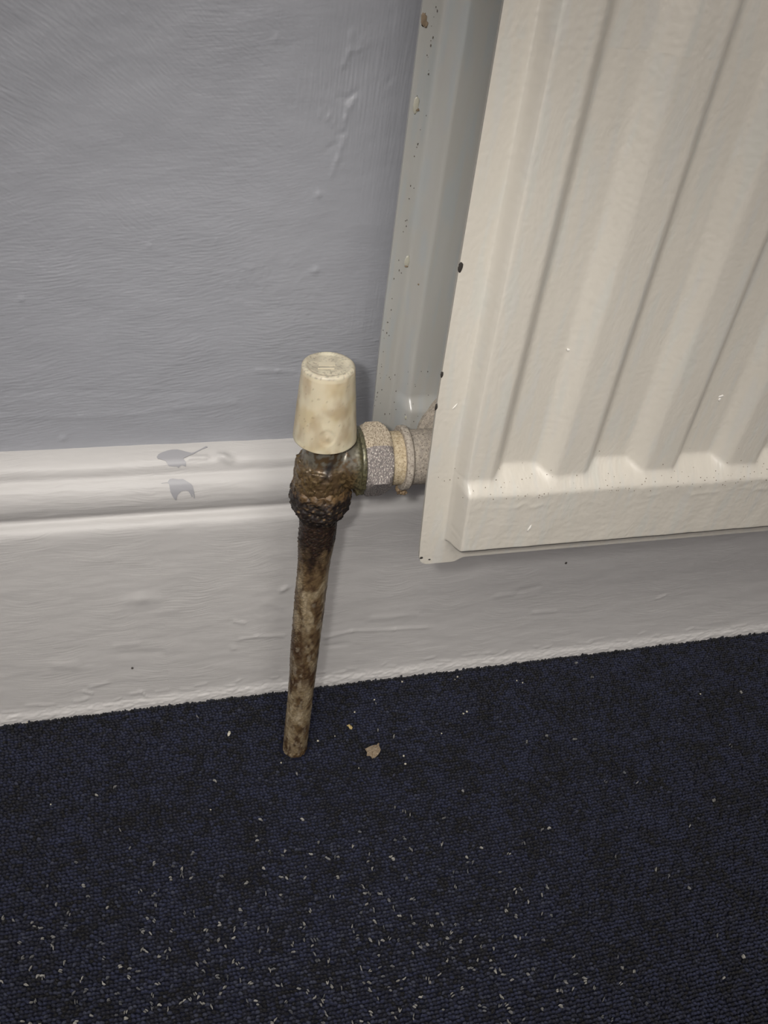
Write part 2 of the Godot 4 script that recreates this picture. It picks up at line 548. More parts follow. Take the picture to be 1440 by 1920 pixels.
# a thin film of paint lying on the moulding, cut to an outline given in photo pixels
func skirt_patch(poly: Array, thick: float) -> ArrayMesh:
	var out := PackedVector2Array()
	for q in poly:
		out.append(on_skirt(q[0], q[1]))
	var lo := out[0]
	var hi := out[0]
	for q in out:
		lo = lo.min(q)
		hi = hi.max(q)
	var pl := Pile.new()
	var cell := 0.0007
	var y := lo.y
	while y < hi.y:
		var x := lo.x
		while x < hi.x:
			var sq := PackedVector2Array([Vector2(x, y), Vector2(x + cell, y), Vector2(x + cell, y + cell), Vector2(x, y + cell)])
			for piece in Geometry2D.intersect_polygons(sq, out):
				var idx := Geometry2D.triangulate_polygon(piece)
				for k in range(0, idx.size(), 3):
					var t := [piece[idx[k]], piece[idx[k + 1]], piece[idx[k + 2]]]
					if (t[1] - t[0]).cross(t[2] - t[0]) < 0.0:
						t.reverse()
					var base := pl.v.size()
					for q in t:
						pl.v.append(skirt_point(q.x, q.y) + skirt_normal(q.y) * (thick + skirt_height(q.x, q.y)))
						pl.n.append(skirt_normal(q.y))
						pl.t.append(q)
						pl.c.append(Color.WHITE)
					pl.i.append_array(PackedInt32Array([base, base + 2, base + 1]))
			x += cell
		y += cell
	for k in out.size():      # the rim of the film
		var a := out[k]
		var b := out[(k + 1) % out.size()]
		var pa := skirt_point(a.x, a.y) + skirt_normal(a.y) * skirt_height(a.x, a.y)
		var pb := skirt_point(b.x, b.y) + skirt_normal(b.y) * skirt_height(b.x, b.y)
		pl.quad(pa, pb, pb + skirt_normal(b.y) * thick, pa + skirt_normal(a.y) * thick)
	return pl.mesh()

# a lumpy closed blob
func blob(c: Vector3, r: Vector3, nu: int, nv: int, rough: float, seed_value := 5) -> ArrayMesh:
	var pl := Pile.new()
	blob_into(pl, c, r, nu, nv, rough, seed_value)
	return pl.mesh()

func blob_into(pl: Pile, c: Vector3, r: Vector3, nu: int, nv: int, rough: float, seed_value := 5, col := Color.WHITE) -> void:
	var n := noise("blob", 0.9, 2, 6)
	var p := PackedVector3Array()
	var cc := PackedColorArray()
	for b in nv:
		var f := PI * b / float(nv - 1) - PI / 2.0
		for a in nu:
			var t := TAU * a / float(nu - 1)
			var d := Vector3(cos(f) * cos(t), sin(f), -cos(f) * sin(t))
			var k := 1.0 + rough * n.get_noise_3dv(d * 1.6 + Vector3(seed_value * 3.7, 0, 0))
			p.append(c + d * r * k)
			cc.append(col)
	pl.grid(nu, nv, p, PackedVector2Array(), cc, false, true)

# ---------------------------------------------------------------- carpet
func build_carpet() -> void:
	var L := -1.7
	var R := 2.3
	var D := 3.0
	var base := Pile.new()
	base.box(Vector3(L - 0.1, -0.12, -0.1), Vector3(R + 0.1, -0.006, D + 0.1))
	var floor_node := obj("floor", base.mesh(), paint(rgb8(40, 40, 46), 0.9))
	tag(floor_node, "floor laid with navy blue loop-pile carpet tiles", "", "", "structure")
	var backing := paint(rgb8(28, 30, 43), 0.95, 0.2)      # the same navy as the yarn
	var pile_mat := StandardMaterial3D.new()
	pile_mat.vertex_color_use_as_albedo = true
	pile_mat.roughness = 0.62
	pile_mat.metallic_specular = 0.35
	pile_mat.rim_enabled = true
	pile_mat.rim = 0.12
	# one loop of yarn, lying along x
	var lp := Pile.new()
	var nu := 9
	var nv := 6
	var p := PackedVector3Array()
	var cc := PackedColorArray()
	for b in nv:
		var f := PI * b / float(nv - 1) - PI / 2.0
		for a in nu:
			var t := TAU * a / float(nu - 1)
			var d := Vector3(cos(f) * cos(t), sin(f), -cos(f) * sin(t))
			var bend := -0.35 * d.x * d.x
			p.append(Vector3(d.x * 1.36, d.y * 1.15 + bend, d.z * 0.76 + 0.16 * sin(d.x * 4.0)) * 0.001)
			cc.append(Color.WHITE * (0.85 + 0.3 * absf(sin(a * 2.4 + b))))
	lp.grid(nu, nv, p, PackedVector2Array(), cc, false, true)
	var loop_mesh := lp.mesh()
	# where the tiles lie; the seam between the two runs out from the wall
	var seam := on_floor(862, 1262).x
	var tiles := [[seam - 0.5, seam - 0.00005, 0.0232, 0.5232, true], [seam + 0.00005, seam + 0.5, 0.0232, 0.5232, true]]
	for t in [[seam - 1.0, seam - 0.5006, 0.0232, 0.5232], [seam - 1.5, seam - 1.0006, 0.0232, 0.5232], [L, seam - 1.5006, 0.0232, 0.5232], [seam + 0.5006, seam + 1.0, 0.0232, 0.5232], [seam + 1.0006, seam + 1.5, 0.0232, 0.5232], [seam + 1.5006, R, 0.0232, 0.5232]]:
		tiles.append(t + [false])
	var ti := 0
	for t in tiles:
		var pl := Pile.new()
		var top := -0.0021 if t[4] else 0.0
		pl.box(Vector3(t[0], -0.006, t[2]), Vector3(t[1], top, t[3]))
		var tile := obj("carpet_tile", pl.mesh(), backing, floor_node)
		if t[4]:
			lay_pile(tile, t, loop_mesh, pile_mat, ti)
		ti += 1
	var rest := Pile.new()
	rest.box(Vector3(L, -0.006, 0.5236), Vector3(R, 0.0, D))
	var sheet := obj("carpet_field", rest.mesh(), backing, floor_node)
	sheet.set_meta("kind", "stuff")

func lay_pile(tile: Node3D, t: Array, loop_mesh: ArrayMesh, mat: Material, ti: int) -> void:
	var row := 0.00195
	var step := 0.00200
	var rng := RandomNumberGenerator.new()
	rng.seed = 400 + ti
	var tone := noise("carpet_tone", 0.035, 3, 41)
	var patch := noise("carpet_patch", 0.11, 2, 42)
	var worn := noise("carpet_worn", 0.05, 2, 43)
	var where := []
	var cols := PackedColorArray()
	var x_lo: float = maxf(t[0], -0.40)
	var x_hi: float = minf(t[1], 0.75)
	var z_hi := minf(t[3], 0.5225)
	var rows := int((z_hi - t[2]) / row)
	var per := int((x_hi - x_lo) / step)
	for r in rows:
		var wob := rng.randf() * step
		for k in per + 2:
			var x: float = x_lo + k * step + wob * 0.6 + rng.randfn() * 0.00022
			var z: float = t[2] + 0.0006 + r * row + 0.00018 * sin(x * 900.0 + r * 1.3) + rng.randfn() * 0.00016
			if x < t[0] - 0.0002 or x > t[1] + 0.0002:
				continue
			if Vector2(x - 0.0727, z - 0.0658).length() < 0.0094:
				continue
			var X := x * 1000.0
			var Z := z * 1000.0
			var a := tone.get_noise_2d(X, Z)
			var b := patch.get_noise_2d(X, Z * 1.6)
			var lift := rng.randfn() * 0.00022
			var turn := rng.randfn() * (0.30 if ti == 0 else 0.42)
			var size := 0.92 + rng.randf() * 0.26
			var blue := clampf(0.5 + 0.55 * a + 0.5 * b + rng.randfn() * 0.22, 0.0, 1.0)
			var col := lin(18, 18, 22).lerp(lin(35, 39, 60), blue)
			# pale frayed loops where the carpet is scuffed
			var zone := sm(0.105, 0.200, z + worn.get_noise_2d(X, Z) * 0.02) * (1.0 - sm(0.11, 0.215, x - (z - 0.15) * 0.35))
			var pale := rng.randf()
			if pale < 0.075 * zone + 0.002:
				col = lin(86, 88, 94).lerp(lin(158, 156, 150), rng.randf())
				lift += 0.0004
				turn += rng.randfn() * 1.0
				for tuft in 2:
					where.append(Transform3D(Basis(Vector3.UP, turn + rng.randfn() * 0.3).scaled_local(Vector3(0.6 + rng.randf() * 0.35, 1.0, 0.42)), Vector3(x + rng.randfn() * 0.0004, -0.0009 + lift, z + rng.randfn() * 0.0005)))
					cols.append(col * (0.6 + 0.6 * rng.randf()))
				continue
			elif pale < 0.20 * zone + 0.012:
				col = lin(48, 51, 66)
			var up := Basis(Vector3.UP, turn) * Basis(Vector3.FORWARD, rng.randfn() * 0.16) * Basis(Vector3.RIGHT, rng.randfn() * 0.16)
			where.append(Transform3D(up.scaled_local(Vector3(size, size, size)), Vector3(x, -0.0011 + lift, z)))
			cols.append(col)
	# fuzz where the tile was cut along the baseboard
	var q: float = x_lo
	while q < x_hi:
		if q > t[0] and q < t[1]:
			var k := 0.7 + rng.randf() * 0.5
			where.append(Transform3D(Basis(Vector3.UP, rng.randf() * TAU).scaled_local(Vector3(k, k * (0.9 + rng.randf() * 0.6), k)), Vector3(q, -0.0003 + absf(rng.randfn()) * 0.0007, t[2] + 0.0012 + rng.randfn() * 0.0004)))
			cols.append(lin(22, 22, 25).lerp(lin(36, 38, 48), rng.randf()))
		q += 0.0009 + rng.randf() * 0.0011
	var mm := MultiMesh.new()
	mm.transform_format = MultiMesh.TRANSFORM_3D
	mm.use_colors = true
	mm.mesh = loop_mesh
	mm.instance_count = where.size()
	for k in where.size():
		mm.set_instance_transform(k, where[k])
		mm.set_instance_color(k, cols[k])
	var mi := MultiMeshInstance3D.new()
	mi.name = "loop_pile"
	mi.multimesh = mm
	mi.material_override = mat
	mi.set_meta("kind", "stuff")
	tile.add_child(mi, true)

# ---------------------------------------------------------------- radiator
const PITCH := 0.0441
const DROP_X := 0.143

func flute(x: float) -> float:      # 0 in a valley, 1 on a rib
	var f := fposmod((x - DROP_X) / PITCH, 1.0)
	if x < DROP_X - 0.020:
		return 1.0
	var rise := sm(0.38, 0.62, f)
	var drop := 1.0 - sm(0.90, 1.07, f if f > 0.5 else f + 1.0)
	if f > 0.5:
		return rise * drop
	return rise if f > 0.3 else drop

func panel_relief(x: float, y: float, edge_x: float, rear := false) -> float:
	var dl := x - edge_x
	var wide := 0.0080 if rear else 0.0115
	var body := sm(wide, wide + (0.0075 if rear else 0.0040), dl)
	# the header juts out most; above it a ledge falls back to ribs and valleys
	var rib := flute(x - 0.030) if rear else flute(x)
	var foot := PANEL_B + 0.0145
	var col := lerpf(0.0022, 0.0080, rib)
	var ledge_lo := PANEL_B + 0.0475
	var ledge_hi := ledge_lo + lerpf(0.0120, 0.0075, rib)
	var l := sm(ledge_lo, ledge_hi, y + noise("ledge", 0.02, 2, 52).get_noise_2d(x * 1000.0, 0.0) * 0.0008)
	var z := lerpf(0.0122, col, l)
	var under := sm(foot, foot + 0.0028, y)
	# round the lower corner of the header
	var corner := Vector2(maxf(0.0, wide + 0.010 - dl), maxf(0.0, foot + 0.006 - y))
	var round_off := 1.0 - sm(0.0085, 0.0125, corner.length()) * (1.0 if corner.x > 0.0 and corner.y > 0.0 else 0.0)
	var h := z * minf(minf(body, under), round_off)
	var X := x * 1000.0
	var Y := y * 1000.0
	var on := minf(body, under)
	h += noise("rad_lump", 0.05, 2, 53).get_noise_2d(X, Y * 0.6) * 0.00022 * on * (1.0 - 0.6 * l)
	h += noise("rad_fine", 0.35, 2, 54).get_noise_2d(X * 0.35, Y) * 0.00007 * on * (1.0 - l)
	# sags of paint along the header's upper edge
	var sag := ledge_lo - 0.0050 + noise("sag", 0.11, 2, 55).get_noise_1d(X) * 0.0022
	h += bell(y - sag, 0.0008) * 0.00020 * on * sm(-0.25, 0.25, noise("sag_m", 0.03, 1, 56).get_noise_1d(X))
	return h

func panel_edge(y: float, rear: bool) -> float:
	if rear:
		return 0.1058 + 0.0012 * sm(0.26, 0.20, y)
	var ys := [0.16, 0.184, 0.2355, 0.267, 0.282, 0.3264, 0.41, 0.60, 0.9]
	var xs := [0.1172, 0.1162, 0.1130, 0.1117, 0.1114, 0.1107, 0.1098, 0.1098, 0.1098]
	for k in ys.size() - 1:
		if y <= ys[k + 1]:
			return lerpf(xs[k], xs[k + 1], clampf((y - ys[k]) / (ys[k + 1] - ys[k]), 0.0, 1.0))
	return xs[-1]

func flat_at(q: Vector3, z: float) -> Vector3:
	return Vector3(q.x, q.y, z)

func build_panel(rear: bool) -> ArrayMesh:
	var z0 := REAR_Z if rear else FRONT_Z
	var right := 0.95
	var top := 0.76
	var us := PackedFloat32Array()
	var u := 0.0
	while u < right - 0.106:
		us.append(u)
		u += 0.0010 if u < 0.25 else 0.0025
	us.append(right - 0.106)
	var ys := PackedFloat32Array()
	var y := PANEL_B
	while y < 0.25:
		ys.append(y)
		y += 0.0009
	while y < top:
		ys.append(y)
		y += 0.005
	ys.append(top)
	var nu := us.size()
	var nv := ys.size()
	var p := PackedVector3Array()
	var uv := PackedVector2Array()
	p.resize(nu * nv)
	uv.resize(nu * nv)
	for b in nv:
		for a in nu:
			var e := panel_edge(ys[b], rear)
			var x := e + us[a]
			var d := us[a]
			# the corner tab and its rounded tip
			var lift := 0.0
			if d < 0.005:
				lift = 0.005 - sqrt(maxf(0.0, 0.005 * 0.005 - (0.005 - d) * (0.005 - d)))
			else:
				lift = 0.0026 * sm(0.017, 0.023, d)
			var yy := ys[b] + lift * clampf(1.0 - (ys[b] - PANEL_B) / 0.013, 0.0, 1.0)
			p[b * nu + a] = Vector3(x, yy, z0 + panel_relief(x, yy, e, rear))
			uv[b * nu + a] = Vector2(x / 0.4, yy / 0.4)
	var pl := Pile.new()
	pl.grid(nu, nv, p, uv)
	# edges turned back and the plain rear sheet
	var thick := 0.0016
	var zb := z0 - thick
	for b in nv - 1:
		var q0 := p[b * nu]
		var q1 := p[(b + 1) * nu]
		pl.quad(flat_at(q0, zb), q0, q1, flat_at(q1, zb))
		var r0 := p[b * nu + nu - 1]
		var r1 := p[(b + 1) * nu + nu - 1]
		pl.quad(r0, flat_at(r0, zb), flat_at(r1, zb), r1)
	for a in nu - 1:
		var q0 := p[a]
		var q1 := p[a + 1]
		pl.quad(flat_at(q0, zb), flat_at(q1, zb), q1, q0)
		var t0 := p[(nv - 1) * nu + a]
		var t1 := p[(nv - 1) * nu + a + 1]
		pl.quad(t0, t1, flat_at(t1, zb), flat_at(t0, zb))
	for b in nv - 1:
		pl.quad(flat_at(p[b * nu + nu - 1], zb), flat_at(p[b * nu], zb), flat_at(p[(b + 1) * nu], zb), flat_at(p[(b + 1) * nu + nu - 1], zb))
	return pl.mesh()

# streaks of thin and thick paint drawn down the metal
func streak_texture(a: Color, b: Color, c: Color, seed_value: int) -> ImageTexture:
	var w := 512
	var h := 512
	var im := Image.create(w, h, false, Image.FORMAT_RGB8)
	var n1 := noise("streak%d" % seed_value, 1.0, 3, seed_value)
	var n2 := noise("streakm%d" % seed_value, 1.0, 2, seed_value + 1)
	for y in h:
		for x in w:
			var X := x / float(w) * 400.0
			var Y := y / float(h) * 400.0
			var s := sm(-0.35, 0.45, n1.get_noise_2d(X * 0.10, Y * 0.011))
			var q := sm(0.05, 0.5, n2.get_noise_2d(X * 0.16, Y * 0.02))
			im.set_pixel(x, y, a.lerp(b, s).lerp(c, q * 0.8))
	return ImageTexture.create_from_image(im)

func build_radiator() -> void:
	var rad := Node3D.new()
	rad.name = "radiator"
	add_child(rad)
	tag(rad, "cream painted double-panel steel radiator with fluted front beside the lockshield valve", "radiator")
	var cream := paint(Color.WHITE, 0.33, 0.65)
	cream.albedo_texture = streak_texture(rgb8(202, 197, 186), rgb8(205, 200, 189), rgb8(200, 198, 190), 61)
	relief(cream, stroke_texture(65, 0.5, 0.10, 0.45), 0.0100)
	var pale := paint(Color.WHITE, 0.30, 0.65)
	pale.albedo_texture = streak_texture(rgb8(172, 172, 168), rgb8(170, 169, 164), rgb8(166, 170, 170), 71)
	var front := obj("front_panel", build_panel(false), cream, rad)
	front.set_meta("label", "cream brush-painted fluted front panel")
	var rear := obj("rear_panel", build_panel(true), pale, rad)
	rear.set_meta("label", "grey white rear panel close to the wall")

	# chips in the flange's edge down to dark metal, and flecks of white paint
	var dark := paint(rgb8(46, 42, 38), 0.7)
	for q in [[863.5, 501, 0.0009, 0.0019], [828.5, 702, 0.0006, 0.0014], [818, 763, 0.0006, 0.0016], [790, 1046, 0.0008, 0.0007], [805, 1049, 0.0006, 0.0004]]:
		var c := on_z(q[0], q[1], FRONT_Z)
		obj("paint_chip", blob(c, Vector3(q[2], q[3], 0.0003), 12, 7, 0.5, int(q[0])), dark, front)
	var white := paint(rgb8(226, 223, 216), 0.4)
	for q in [[1352, 743, 0.0013, 0.0007, 0.4], [1349, 749, 0.0006, 0.0009, 0.0], [993, 990, 0.0006, 0.0019, -0.3], [1066, 656, 0.0009, 0.0006, 0.0], [853, 762, 0.0003, 0.0014, -0.6]]:
		var c := on_z(q[0], q[1], FRONT_Z + 0.004)
		for k in 6:
			c = on_z(q[0], q[1], FRONT_Z + panel_relief(c.x, c.y, panel_edge(c.y, false)))
		var o := obj("paint_fleck", blob(Vector3.ZERO, Vector3(q[2], q[3], 0.00035), 12, 7, 0.5, int(q[0])), white, front)
		o.transform = Transform3D(Basis(Vector3.BACK, q[4]), c)
	# dark grit stuck along the ledge
	var rng := RandomNumberGenerator.new()
	rng.seed = 91
	var grit := Pile.new()
	for k in 150:
		var x := 0.118 + rng.randf() * 0.2
		var y := PANEL_B + 0.046 + absf(rng.randfn()) * 0.006
		var c := Vector3(x, y, FRONT_Z + panel_relief(x, y, panel_edge(y, false)) + 0.0001)
		var r := 0.00010 + rng.randf() * 0.00016
		blob_into(grit, c, Vector3(r, r, r), 6, 4, 0.3, k)
	obj("grit", grit.mesh(), paint(rgb8(120, 108, 92), 0.9), front).set_meta("kind", "stuff")
	# a scatter of dark specks down the rear flange and on its ledge
	var specks := Pile.new()
	for k in 90:
		var y := 0.215 + rng.randf() * 0.20 if k < 55 else 0.218 + rng.randf() * 0.03
		var x := 0.1075 + rng.randfn() * 0.0008 + 0.0035 * sm(0.24, 0.33, y) if k < 55 else 0.109 + rng.randf() * 0.03
		var c := Vector3(x, y, REAR_Z + panel_relief(x, y, panel_edge(y, true), true) + 0.0001)
		var r := 0.00010 + rng.randf() * 0.00018
		blob_into(specks, c, Vector3(r, r * (1.0 + rng.randf()), r), 6, 4, 0.3, k)
	obj("grit", specks.mesh(), paint(rgb8(92, 86, 78), 0.9), rear).set_meta("kind", "stuff")
	# blobs of old filler and rust spots on the rear panel
	var rust := paint(rgb8(128, 112, 92), 0.8)
	for q in [[795, 36, 0.0012, 0.0022], [799, 46, 0.0009, 0.0012], [781, 206, 0.0012, 0.0006], [762, 499, 0.0009, 0.0005], [785, 533, 0.0005, 0.0004]]:
		var c := on_z(q[0], q[1], REAR_Z + 0.001)
		for k in 6:
			c = on_z(q[0], q[1], REAR_Z + panel_relief(c.x, c.y, panel_edge(c.y, true), true))
		obj("rust_spot", blob(c, Vector3(q[2], q[3], 0.0004), 12, 7, 0.7, int(q[0])), rust, rear)
	for q in [[780, 197, 0.0013, 0.0030], [764, 490, 0.0013, 0.0026], [762, 783, 0.0010, 0.0011]]:
		var c := on_z(q[0], q[1], REAR_Z + 0.001)
		for k in 6:
			c = on_z(q[0], q[1], REAR_Z + panel_relief(c.x, c.y, panel_edge(c.y, true), true))
		obj("paint_run", blob(c, Vector3(q[2], q[3], 0.0004), 14, 9, 0.3, int(q[1])), paint(rgb8(176, 174, 160), 0.3), rear)

	# the tee that joins the two panels, with its branch toward the valve
	var tee := Node3D.new()
	tee.name = "tee_fitting"
	rad.add_child(tee)
	var dust := dust_material(rgb8(160, 152, 142), rgb8(186, 176, 162), rgb8(98, 90, 82), 81)
	var tx := 0.1445
	lathe_part("tee_boss", tee, dust, Vector3(tx, VALVE_Y, 0.0), Vector3.BACK, [[REAR_Z + 0.004, 0.0], [REAR_Z + 0.004, 0.0185], [REAR_Z + 0.0145, 0.0185], [REAR_Z + 0.0155, 0.0165], [FRONT_Z - 0.004, 0.0165], [FRONT_Z - 0.0016, 0.018], [FRONT_Z - 0.0016, 0.0]], 56)
	lathe_part("branch", tee, dust, Vector3(0.0, VALVE_Y, PIPE_Z), Vector3.RIGHT, [[0.1148, 0.0], [0.1148, 0.0131], [0.1155, 0.0131], [0.136, 0.0132], [tx, 0.0132], [tx, 0.0]], 56)

# ---------------------------------------------------------------- turned parts
# profile: [distance along the axis, radius]
func lathe(at: Vector3, axis: Vector3, profile: Array, seg: int, kind := "") -> ArrayMesh:
	var a := axis.normalized()
	var s := a.cross(Vector3.UP).normalized() if absf(a.y) < 0.9 else Vector3.RIGHT
	var t := s.cross(a)
	# seen from outside, u runs so that du x dv points outwards
	var p := PackedVector3Array()
	var uv := PackedVector2Array()
	var col := PackedColorArray()
	var long := 0.0
	for b in profile.size():
		if b:
			long += Vector2(profile[b][0] - profile[b - 1][0], profile[b][1] - profile[b - 1][1]).length()
		for k in seg + 1:
			var f := TAU * k / float(seg)
			var out := s * cos(f) - t * sin(f)
			var r: float = profile[b][1]
			var q: Vector3 = at + a * profile[b][0]
			if kind and r > 0.0:
				r += turned_bump(kind, f, profile[b][0], q + out * r)
			q += out * r
			p.append(q)
			uv.append(Vector2(k / float(seg), long / 0.05))
			col.append(turned_tint(kind, f, profile[b][0], q) if kind else Color.WHITE)
	var pl := Pile.new()
	var probe := (p[seg + 1 + 1] - p[seg + 1]).cross(p[2 * (seg + 1)] - p[seg + 1]) if profile.size() > 2 else Vector3.ZERO
	var outward := p[seg + 1] - (at + a * (p[seg + 1] - at).dot(a))
	pl.grid(seg + 1, profile.size(), p, uv, col, probe.dot(outward) < 0.0, true)
	return pl.mesh()

func turned_bump(kind: String, f: float, d: float, q: Vector3) -> float:
	if kind == "pipe":
		return pipe_bump(f, d, q)
	if kind == "gland":
		return gland_bump(f, d, q)
	return cap_bump(d, q + Vector3(VALVE_X, CAP_Y, PIPE_Z))

func turned_tint(kind: String, f: float, d: float, q: Vector3) -> Color:
	if kind == "pipe":
		return pipe_tint(f, d, q)
	if kind == "gland":
		return gland_tint(f, d, q)
	return cap_tint(d, q + Vector3(VALVE_X, CAP_Y, PIPE_Z))

func pipe_bump(f: float, d: float, q: Vector3) -> float:
	var crust := noise("crust", 0.35, 3, 101)
	var scale := noise("scale", 0.9, 2, 102)
	var stain := noise("stain", 0.12, 3, 103)
	var foot := PIPE_FOOT
	var head := PIPE_HEAD
	var len := (head - foot).length()
	var X := q * 1000.0
	var top := sm(0.156, 0.176, d)
	var h := crust.get_noise_3d(X.x, X.y * 0.55, X.z) * 0.00030 + scale.get_noise_3dv(X) * 0.00013
	h += sm(0.05, 0.13, d) * 0.0004 + top * (0.0008 + absf(crust.get_noise_3d(X.x * 1.4, X.y * 1.4, X.z * 1.4)) * 0.0008)
	# the left side carries a run of scale
	var left := sm(0.3, 0.9, -(q.x - lerpf(foot.x, head.x, d / len)) / 0.0073)
	h += left * sm(0.06, 0.10, d) * (0.0003 + absf(scale.get_noise_3d(X.x, X.y * 0.7, X.z)) * 0.0008)
	h += 0.0007 * (1.0 - sm(0.004, 0.012, d)) * crust.get_noise_3d(X.x * 2.0, X.y, X.z * 2.0)
	return h

func pipe_tint(f: float, d: float, q: Vector3) -> Color:
	var crust := noise("crust", 0.35, 3, 101)
	var scale := noise("scale", 0.9, 2, 102)
	var stain := noise("stain", 0.12, 3, 103)
	var foot := PIPE_FOOT
	var head := PIPE_HEAD
	var len := (head - foot).length()
	var X := q * 1000.0
	var s := stain.get_noise_3d(X.x, X.y * 0.45, X.z)
	var s2 := stain.get_noise_3d(X.x * 2.6 + 50.0, X.y * 1.2, X.z * 2.6)
	var fine := scale.get_noise_3d(X.x, X.y * 1.2, X.z)
	var bare := lin(128, 113, 88).lerp(lin(154, 140, 115), sm(-0.3, 0.4, s2))
	var brown := lin(98, 80, 57).lerp(lin(70, 54, 39), sm(-0.2, 0.4, s2))
	var black := lin(38, 31, 27).lerp(lin(58, 44, 34), sm(-0.1, 0.4, fine))
	var c := bare.lerp(brown, sm(-0.18, 0.26, s + 0.3 * s2))
	# dark scabs part-way down and the burnt upper end
	var left := sm(-0.2, 0.7, -(q.x - lerpf(foot.x, head.x, d / len)) / 0.0073)
	var scab := bell(d - 0.098, 0.014) * left + 0.85 * bell(d - 0.076, 0.010) * sm(-0.25, 0.25, s2 + 0.2) + bell(d - 0.008, 0.007) * sm(-0.3, 0.2, s2) * 0.7
	c = c.lerp(lin(68, 50, 36), clampf(scab, 0.0, 1.0) * 0.85)
	c = c.lerp(brown, sm(0.138, 0.160, d + s * 0.02) * 0.85)
	c = c.lerp(black, sm(0.160, 0.173, d + s * 0.016))
	# scabs of old cream paint that still cling on
	c = c.lerp(lin(178, 168, 148), sm(0.24, 0.40, stain.get_noise_3d(X.x * 1.7 + 90.0, X.y * 0.6, X.z * 1.7)) * (1.0 - sm(0.13, 0.15, d)) * 0.3)
	return c * (0.92 + 0.35 * fine)

func gland_bump(f: float, d: float, q: Vector3) -> float:
	var crust := noise("crust", 0.35, 3, 101)
	var scale := noise("scale", 0.9, 2, 102)
	var stain := noise("stain", 0.12, 3, 103)
	var X := q * 1000.0
	var hexa := cos(PI / 6.0) / cos(fposmod(f + 0.35, PI / 3.0) - PI / 6.0) - 0.93
	return hexa * 0.010 + stain.get_noise_3dv(X * 1.3) * 0.0016 + crust.get_noise_3dv(X * 1.5) * 0.0005 + scale.get_noise_3dv(X * 1.3) * 0.00022

func gland_tint(f: float, d: float, q: Vector3) -> Color:
	var crust := noise("crust", 0.35, 3, 101)
	var scale := noise("scale", 0.9, 2, 102)
	var stain := noise("stain", 0.12, 3, 103)
	var X := q * 1000.0
	var a := crust.get_noise_3dv(X * 1.3)
	var b := scale.get_noise_3dv(X)
	var c := lin(34, 28, 25).lerp(lin(60, 48, 39), sm(0.0, 0.45, a))
	c = c.lerp(lin(142, 118, 84), sm(0.42, 0.6, a + 0.3 * b) * 0.6)
	c = c.lerp(lin(112, 88, 58), sm(0.0160, 0.0205, d + a * 0.004) * 0.8)
	return c * (0.9 + 0.4 * b)

func cap_bump(d: float, q: Vector3) -> float:
	var lump := noise("cap_lump", 0.08, 2, 151)
	var fine := noise("cap_fine", 0.7, 2, 152)
	var smear := noise("cap_smear", 0.085, 3, 153)
	var face := atan2(EYE.z - PIPE_Z, EYE.x - VALVE_X)       # toward the camera, seen from above
	var hgt := CAP_H
	var h := lump.get_noise_3dv(q * 1000.0) * 0.00018
	var around := atan2(q.z - PIPE_Z, q.x - VALVE_X)
	var side := d > 0.002 and d < hgt - 0.002
	if side:
		# flat grips left and right of the front, and the little moulded button low down
		h -= 0.00022 * bell(wrapf(around - face + 0.95, -PI, PI), 0.16)
		h -= 0.00022 * bell(wrapf(around - face - 0.85, -PI, PI), 0.16)
		var dx := wrapf(around - face + 0.10, -PI, PI) * 0.0138
		var dy: float = d - 0.0082
		var rr := Vector2(dx, dy).length()
		h += -0.00035 * (1.0 - sm(0.0032, 0.0040, rr)) + 0.00050 * bell(rr, 0.0008)
		h += -0.00035 * bell(Vector2(dx - 0.0022, d - 0.0198).length(), 0.0005)
		h -= 0.00025 * bell(d - 0.0155, 0.0035) * bell(dx, 0.006)
	return h

func cap_tint(d: float, q: Vector3) -> Color:
	var lump := noise("cap_lump", 0.08, 2, 151)
	var fine := noise("cap_fine", 0.7, 2, 152)
	var smear := noise("cap_smear", 0.085, 3, 153)
	var face := atan2(EYE.z - PIPE_Z, EYE.x - VALVE_X)       # toward the camera, seen from above
	var hgt := CAP_H
	var X := q * 1000.0
	var s := smear.get_noise_3d(X.x, X.y * 0.8, X.z)
	var g := fine.get_noise_3dv(X)
	var c := lin(202, 192, 166).lerp(lin(194, 180, 148), sm(-0.15, 0.45, s))
	c = c.lerp(lin(158, 138, 110), sm(0.0, 0.5, smear.get_noise_3d(X.x * 1.1 + 40.0, X.y * 0.7, X.z * 1.1)) * 0.5)
	c = c.lerp(lin(120, 104, 82), sm(0.55, 0.70, g) * 0.4)
	if d > hgt - 0.0012:
		# grey dust lying on the top
		c = lin(206, 198, 176).lerp(lin(176, 168, 150), sm(-0.3, 0.3, s))
		c = c.lerp(lin(104, 98, 90), sm(0.22, 0.5, g) * 0.5)
	elif d > hgt - 0.003:
		c = c.lerp(lin(214, 206, 180), 0.6)
	return c

# refine a profile so that its corners keep a small bevel and its long runs carry detail
func fine_profile(profile: Array, step: float) -> Array:
	var out := []
	for k in profile.size() - 1:
		var a := Vector2(profile[k][0], profile[k][1])
		var b := Vector2(profile[k + 1][0], profile[k + 1][1])
		var n := maxi(1, int(a.distance_to(b) / step))
		for q in n:
			var r := a.lerp(b, q / float(n))
			out.append([r.x, r.y])
			if q == 0 and n > 1:
				var r2 := a.lerp(b, minf(0.0002 / a.distance_to(b), 0.4))
				out.append([r2.x, r2.y])
		if n > 1:
			var r3 := b.lerp(a, minf(0.0002 / a.distance_to(b), 0.4))
			out.append([r3.x, r3.y])
	out.append(profile[-1])
	return out

func lathe_part(called: String, parent: Node, mat: Material, at: Vector3, axis: Vector3, profile: Array, seg: int) -> MeshInstance3D:
	return obj(called, lathe(at, axis, fine_profile(profile, 0.0012), seg), mat, parent)

